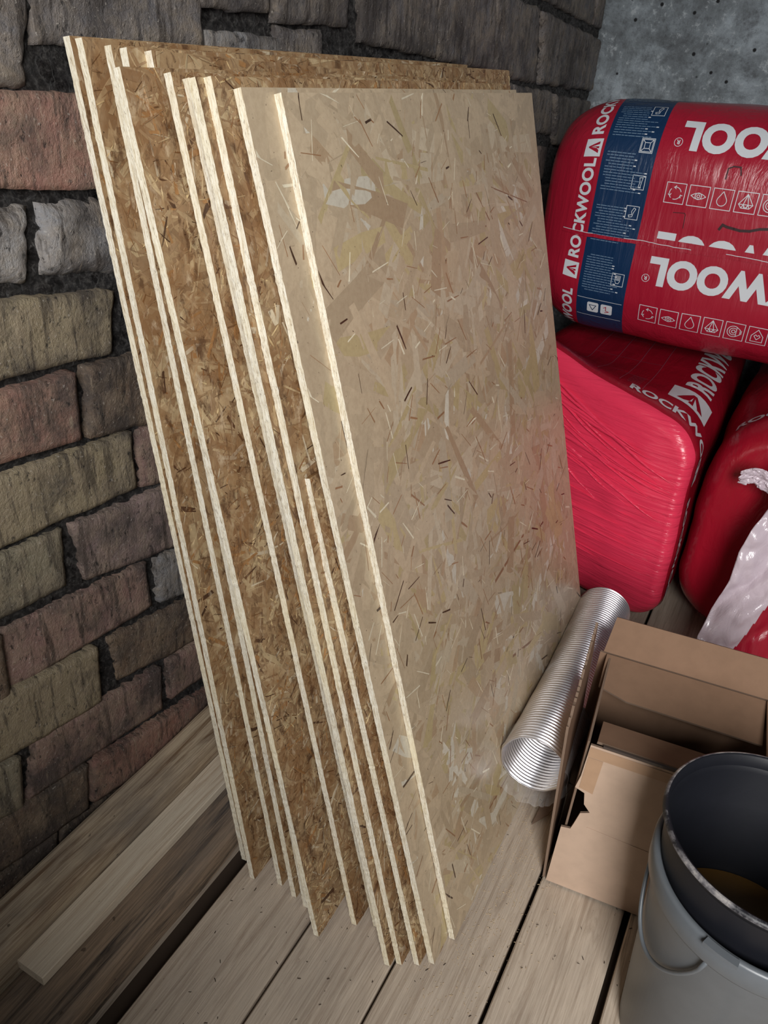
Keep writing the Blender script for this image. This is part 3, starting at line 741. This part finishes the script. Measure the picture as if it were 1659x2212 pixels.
# ================================================================ FOIL DUCT
pa, pb = at(1150, 1652, z=.165), at(1304, 1318, z=.155)
RD = .0585
ax = (pb-pa); LD = ax.length; ax.normalize(); sx_ = ax.cross(Vector((0, 0, 1))).normalized(); sz_ = sx_.cross(ax).normalized()
dm = MB(); NR = 70; PR = 8; NS = 80; rows = NR*PR
def dfn(u, v, inner=0):
    t = u*LD; a = v*2*math.pi; c = pa+ax*t+sx_*.006*math.sin(u*math.pi)+sz_*(-.004*math.sin(u*math.pi))
    r = RD+.0019*math.sin(2*math.pi*(u*NR+v))+.0012*nz((u*9, math.cos(a), math.sin(a)))-inner*.0014
    if u < .02: r += .0016*nz((math.cos(a)*3, math.sin(a)*3, 1))
    return c+sx_*r*math.cos(a)+sz_*r*math.sin(a)*.985
dm.grid(lambda u, v: dfn(u, v), rows, NS, 0, True); dm.grid(lambda u, v: dfn(u, v, 1), rows, NS, 0)
dm.grid(lambda u, v: dfn(0, v, u), 1, NS, 0); dm.grid(lambda u, v: dfn(1, v, u), 1, NS, 0)
dr = empty('foil_duct', tuple(pa)); tag(dr, 'ribbed silver aluminium duct lying between the frontmost board and the cardboard box', 'duct')
child(link('corrugated_tube', dm.me('duct', 1e-6), M['alu'], smooth=True), dr)
fm = MB()
def ffn(u, v):
    a = v*2*math.pi; c = pa-ax*(.002+.0*u); 
    k = .5+.5*nz((math.cos(a)*2.2, math.sin(a)*2.2, 3)); drop = max(0, -math.sin(a))
    r = RD+.0028+u*(.002+.009*k+.012*drop)*(.6+.8*abs(nz((math.cos(a)*3.5, math.sin(a)*3.5, u))))
    return c+sx_*r*math.cos(a)+sz_*r*math.sin(a)+ax*(.05*(1-u)*1.0-.018*u+.006*nz((a*6, u*6, 0)))
fm.grid(ffn, 12, 120, 0)
child(link('clear_film', fm.me('clear_film'), M['clear'], smooth=False), dr)

# ================================================================ CARDBOARD BOX
def plate(name, pts, thick, mats, parent, n_out):
    """pts: 3-D outline lying in a plane, thickness along n_out; rim gets the fluted edge material"""
    bm = bmesh.new(); n = Vector(n_out).normalized()*thick
    a = [bm.verts.new(p) for p in pts]; b = [bm.verts.new(Vector(p)+n) for p in pts]
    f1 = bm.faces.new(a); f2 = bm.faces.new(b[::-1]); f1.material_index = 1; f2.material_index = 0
    for i in range(len(a)):
        q = bm.faces.new((a[i], a[(i+1) % len(a)], b[(i+1) % len(a)], b[i])); q.material_index = 2
    bmesh.ops.recalc_face_normals(bm, faces=bm.faces[:]); bmesh.ops.triangulate(bm, faces=[f1, f2])
    me = bpy.data.meshes.new(name); bm.to_mesh(me); bm.free()
    o = link(name, me, mats); return child(o, parent) if parent else o
CM = [M['card'], M['card_in_shade'], M['card_edge']]
o0 = at(1180, 1896, z=0.003); o1 = at(1400, 1982, z=0.003); ex = (o1-o0); ex.z = 0; ex.normalize(); ey = Vector((-ex.y, ex.x, 0)); ez = Vector((0, 0, 1))
BWD, BDP, BH = .33, .225, .335
bx = empty('cardboard_box', tuple(o0)); tag(bx, 'open brown cardboard box with a torn front corner, standing behind the buckets', 'box')
def bp(x, y, z): return o0+ex*x+ey*y+ez*z
tear = [(0,0),(BWD,0),(BWD,BH),(.012,BH-.002),(.010,BH-.07),(.006,BH-.098),(.022,BH-.104),(.026,BH-.128),(.038,BH-.142),(.024,BH-.150),(.019,BH-.178),(.016,BH-.192),(.001,BH-.195)]
plate('front_panel', [bp(x, 0, z) for x, z in tear], .004, CM, bx, -ey)
rj = random.Random(8); side = [(0, 0), (BDP, 0), (BDP, BH-.01)]
for i in range(40): 
    y = BDP*(1-i/40); side.append((y, BH+.004+rj.uniform(-.005, .005)))
side.append((.004, BH-.006))
plate('side_panel', [bp(-.003-.022*z/BH, y, z+(.055*y/BDP if z > .2 else 0)) for y, z in side], .004, CM, bx, -ex)
plate('inner_side_flap', [bp(.010, y, z) for y, z in ((.006, .12), (BDP, .12), (BDP, BH), (.004, BH-.003), (.006, BH-.1))], .0035, CM, bx, -ex)
plate('side_panel', [bp(BWD, y, z) for y, z in ((0, 0), (BDP, 0), (BDP, BH), (0, BH))], .004, CM, bx, ex)
plate('back_panel', [bp(x, BDP, z) for x, z in ((-.01, 0), (BWD, 0), (BWD, BH), (-.01, BH))], .004, CM, bx, ey)
plate('bottom_panel', [bp(x, y, .006) for x, y in ((0, .004), (BWD, .004), (BWD, BDP), (0, BDP))], .003, CM, bx, -ez)
# back flap standing up and outwards, rear inner flap sloping down into the box, front flap folded in
plate('top_flap', [bp(-.004, BDP+.004, BH+.001), bp(BWD+.01, BDP+.004, BH+.001), bp(BWD+.012, BDP+.03, BH+.062), bp(.003, BDP+.028, BH+.062)], .004, [M['card_in_shade'], M['card_in_shade'], M['card_edge']], bx, Vector((0, -1, .4)))
plate('top_flap', [bp(.002, BDP-.002, BH-.002), bp(BWD*.80, BDP-.002, BH-.002), bp(BWD*.80, BDP-.085, BH-.026), bp(.05, BDP-.083, BH-.025), bp(.002, BDP-.070, BH-.021)], .004, [M['card_in_shade'], M['card_in_shade'], M['card_edge']], bx, Vector((0, -.3, 1)))
plate('top_flap', [bp(.020, .004, BH-.003), bp(BWD*.8, .004, BH-.003), bp(BWD*.8, .066, BH-.016), bp(.022, .066, BH-.016)], .004, [M['card_in_shade'], M['card_in_shade'], M['card_edge']], bx, Vector((0, 1, .4)))
plate('top_flap', [bp(BWD*.80, BDP-.008, BH+.002), bp(BWD*.80, .05, BH-.010), bp(BWD, .05, BH+.004), bp(BWD, BDP-.008, BH+.006)], .004, [M['card_in_shade'], M['card_in_shade'], M['card_edge']], bx, ez)
plate('parcel_tape', [bp(x, -.0044, z) for x, z in ((.013, BH-.006), (BWD, BH-.006), (BWD, BH-.026), (.012, BH-.026))], .0004, [M['tape']]*3, bx, -ey)
plate('parcel_tape', [bp(x, -.0044, z) for x, z in ((.013, BH-.027), (.036, BH-.027), (.034, BH-.10), (.012, BH-.095))], .0004, [M['tape']]*3, bx, -ey)
plate('parcel_tape', [bp(x, -.001, BH-.001) + Vector((0, 0, z)) for x, z in ((.03, 0), (.20, 0), (.20, .005), (.03, .004))], .003, [M['tape_clear']]*3, bx, -ey)
plate('crease', [bp(x, -.0042, z) for x, z in ((.04, .158), (.17, .150), (.17, .1525), (.04, .1600))], .0005, [M['card']]*3, bx, -ey)
# torn splinter of cardboard poking out from under the duct
sp0, sp1 = at(1148, 1782, z=.004), at(1222, 1690, z=.02)
d_ = (sp1-sp0); nrm = Vector((-d_.y, d_.x, 0)).normalized()
spb = plate('cardboard_scrap', [sp0, sp0+d_*.3+nrm*-.012, sp0+d_+nrm*-.016, sp0+d_+nrm*.012, sp0+d_*.35+nrm*.008], .003, [M['card_edge'], M['card_edge'], M['card_edge']], None, (0, 0, 1))
tag(spb, 'pointed torn scrap of greyish cardboard on the floor under the duct mouth', 'scrap')

# ================================================================ BUCKETS
def lathe(m, prof, cx, cy, n=96, mi=0, tilt=(0, 0), zc=0, squash=0):
    b = len(m.v)
    for (r, z) in prof:
        for i in range(n):
            a = 2*math.pi*i/n; x, y = r*math.cos(a), r*math.sin(a)
            m.v.append((cx+x, cy+y, z+(tilt[0]*x+tilt[1]*y)))
    for j in range(len(prof)-1):
        for i in range(n):
            m.f.append((b+j*n+i, b+j*n+(i+1) % n, b+(j+1)*n+(i+1) % n, b+(j+1)*n+i)); m.mi.append(mi[j] if isinstance(mi, list) else mi)
BC = (.168, .801); GC = (.178, .799)
kb = MB(); zr = .44; rr = .1325
lathe(kb, [(0, .03), (.088, .03), (.091, .034), (rr-.010, zr-.025), (rr-.003, zr-.010), (rr, zr-.008), (rr+.0018, zr-.004), (rr, zr), (rr-.003, zr+.001), (rr-.006, zr-.001), (rr-.007, zr-.02), (.089, .036), (0, .036)], BC[0], BC[1], mi=[0, 0, 0, 0, 0, 0, 1, 1, 0, 0, 0, 0])
be = empty('bucket', (BC[0], BC[1], .03)); tag(be, 'black plastic bucket with a scuffed rim, set inside the grey bucket', 'bucket')
child(link('bucket_body', kb.me('b'), [M['black_pl'], M['black_worn']], smooth=True), be)
mu = MB(); lathe(mu, [(0, .252), (.03, .251), (.06, .250), (.085, .248), (.1055, .247)], BC[0], BC[1], 64, tilt=(.10, -.12))
child(link('sludge', mu.me('m'), M['mud'], smooth=True), be)
lg = MB(); 
for s_ in (1,): 
    p = Vector((BC[0]+.0, BC[1]+rr+.002, zr)); lg.box((p.x-.012, p.y-.004, zr-.022), (p.x+.012, p.y+.008, zr+.006))
o = child(link('handle_lug', lg.me('lug'), M['black_pl']), be); bvm = o.modifiers.new('b', 'BEVEL'); bvm.width = .003; bvm.segments = 2
gb = MB(); zg = .372; rg_ = .1385
lathe(gb, [(0, .001), (.100, .001), (.104, .006), (rg_-.010, zg-.045), (rg_-.008, zg-.04), (rg_-.002, zg-.038), (rg_, zg-.034), (rg_+.0015, zg-.004), (rg_-.001, zg), (rg_-.006, zg+.0005), (rg_-.0085, zg-.002), (rg_-.011, zg-.03), (.101, .012), (.0, .005)], GC[0], GC[1], tilt=(0, .0))
ge = empty('bucket', (GC[0], GC[1], 0)); tag(ge, 'grey plastic bucket with a wide collar, holding the black bucket', 'bucket')
child(link('bucket_body', gb.me('g'), M['grey_pl'], smooth=True), ge)
# bail handle hanging down the side towards the viewer, and the slotted lug on the collar
def tube(pts, r, name, mat, parent, n=10):
    m = MB(); k = len(pts)
    for i, p in enumerate(pts):
        t = (pts[min(i+1, k-1)]-pts[max(i-1, 0)]).normalized(); a = t.cross(Vector((.3, .2, 1))).normalized(); b = t.cross(a)
        for j in range(n): m.v.append(tuple(p+a*r*math.cos(2*math.pi*j/n)+b*r*math.sin(2*math.pi*j/n)))
    for i in range(k-1):
        for j in range(n): m.f.append((i*n+j, i*n+(j+1) % n, (i+1)*n+(j+1) % n, (i+1)*n+j)); m.mi.append(0)
    m.f.append(tuple(range(n))); m.mi.append(0); m.f.append(tuple((k-1)*n+j for j in range(n))); m.mi.append(0)
    return child(link(name, m.me(name), mat, smooth=True), parent)
hp = []
for i in range(41):
    a = math.radians(172+(250-172)*i/40); dz = math.sin(math.pi*i/40)**.6*.11; z = zg-.036-dz
    r = rg_-.008-(.032*(zg-z)/zg)+.0075; hp.append(Vector((GC[0]+r*math.cos(a), GC[1]+r*math.sin(a), z)))
tube(hp, .0028, 'handle', M['grey_pl'], ge)
lm = MB()
for (a0, a1, r0, r1, z0_, z1_) in ((246, 262, rg_-.002, rg_+.008, zg-.003, zg+.003),):
    def fnl(u, v, s_=0): pass
    K = 12
    pts_o = [(GC[0]+r1*math.cos(math.radians(a0+(a1-a0)*i/K)), GC[1]+r1*math.sin(math.radians(a0+(a1-a0)*i/K))) for i in range(K+1)]
    pts_i = [(GC[0]+r0*math.cos(math.radians(a0+(a1-a0)*i/K)), GC[1]+r0*math.sin(math.radians(a0+(a1-a0)*i/K))) for i in range(K+1)]
    for i in range(K):
        a_, b_, c_, d_2 = pts_i[i], pts_i[i+1], pts_o[i+1], pts_o[i]; b = len(lm.v)
        lm.v += [(*p, z0_) for p in (a_, b_, c_, d_2)]+[(*p, z1_) for p in (a_, b_, c_, d_2)]
        for q in ((3,2,1,0),(4,5,6,7),(0,1,5,4),(1,2,6,5),(2,3,7,6),(3,0,4,7)): lm.f.append(tuple(b+x for x in q)); lm.mi.append(0)
child(link('collar_lug', lm.me('lug', 1e-6), M['grey_pl']), ge)

# ================================================================ CRUMBS AND SAWDUST on the boards
def crumbs(name, n, region, size, mat, seed, label):
    m = MB(); r = random.Random(seed)
    for _ in range(n):
        x, y = region(r); s_ = size*r.uniform(.3, 1); a = r.uniform(0, 6.28); L = s_*r.uniform(.8, 2.6); c, s2 = math.cos(a), math.sin(a); b = len(m.v)
        for (p, q, z) in ((-L, -s_*.5, 0), (L, -s_*.3, 0), (L*.8, s_*.5, 0), (-L*.7, s_*.4, 0), (0, 0, s_*.6)):
            m.v.append((x+p*c-q*s2, y+p*s2+q*c, .0003+z))
        for q in ((0, 1, 4), (1, 2, 4), (2, 3, 4), (3, 0, 4)): m.f.append(tuple(b+i for i in q)); m.mi.append(0)
    tag(link(name, m.me(name), mat), label, 'debris', kind='stuff')
crumbs('floor_crumbs', 260, lambda r: (r.uniform(-.53, .1), r.uniform(.35, 1.1)), .0016, M['debris'], 4, 'dark crumbs and splinters scattered over the floor boards')
crumbs('sawdust', 1500, lambda r: (r.gauss(-.15, .04), min(1.6, max(.55, r.gauss(.95, .22)))), .0011, M['chip'], 6, 'pale sawdust strewn on the boards below the frontmost sheet')
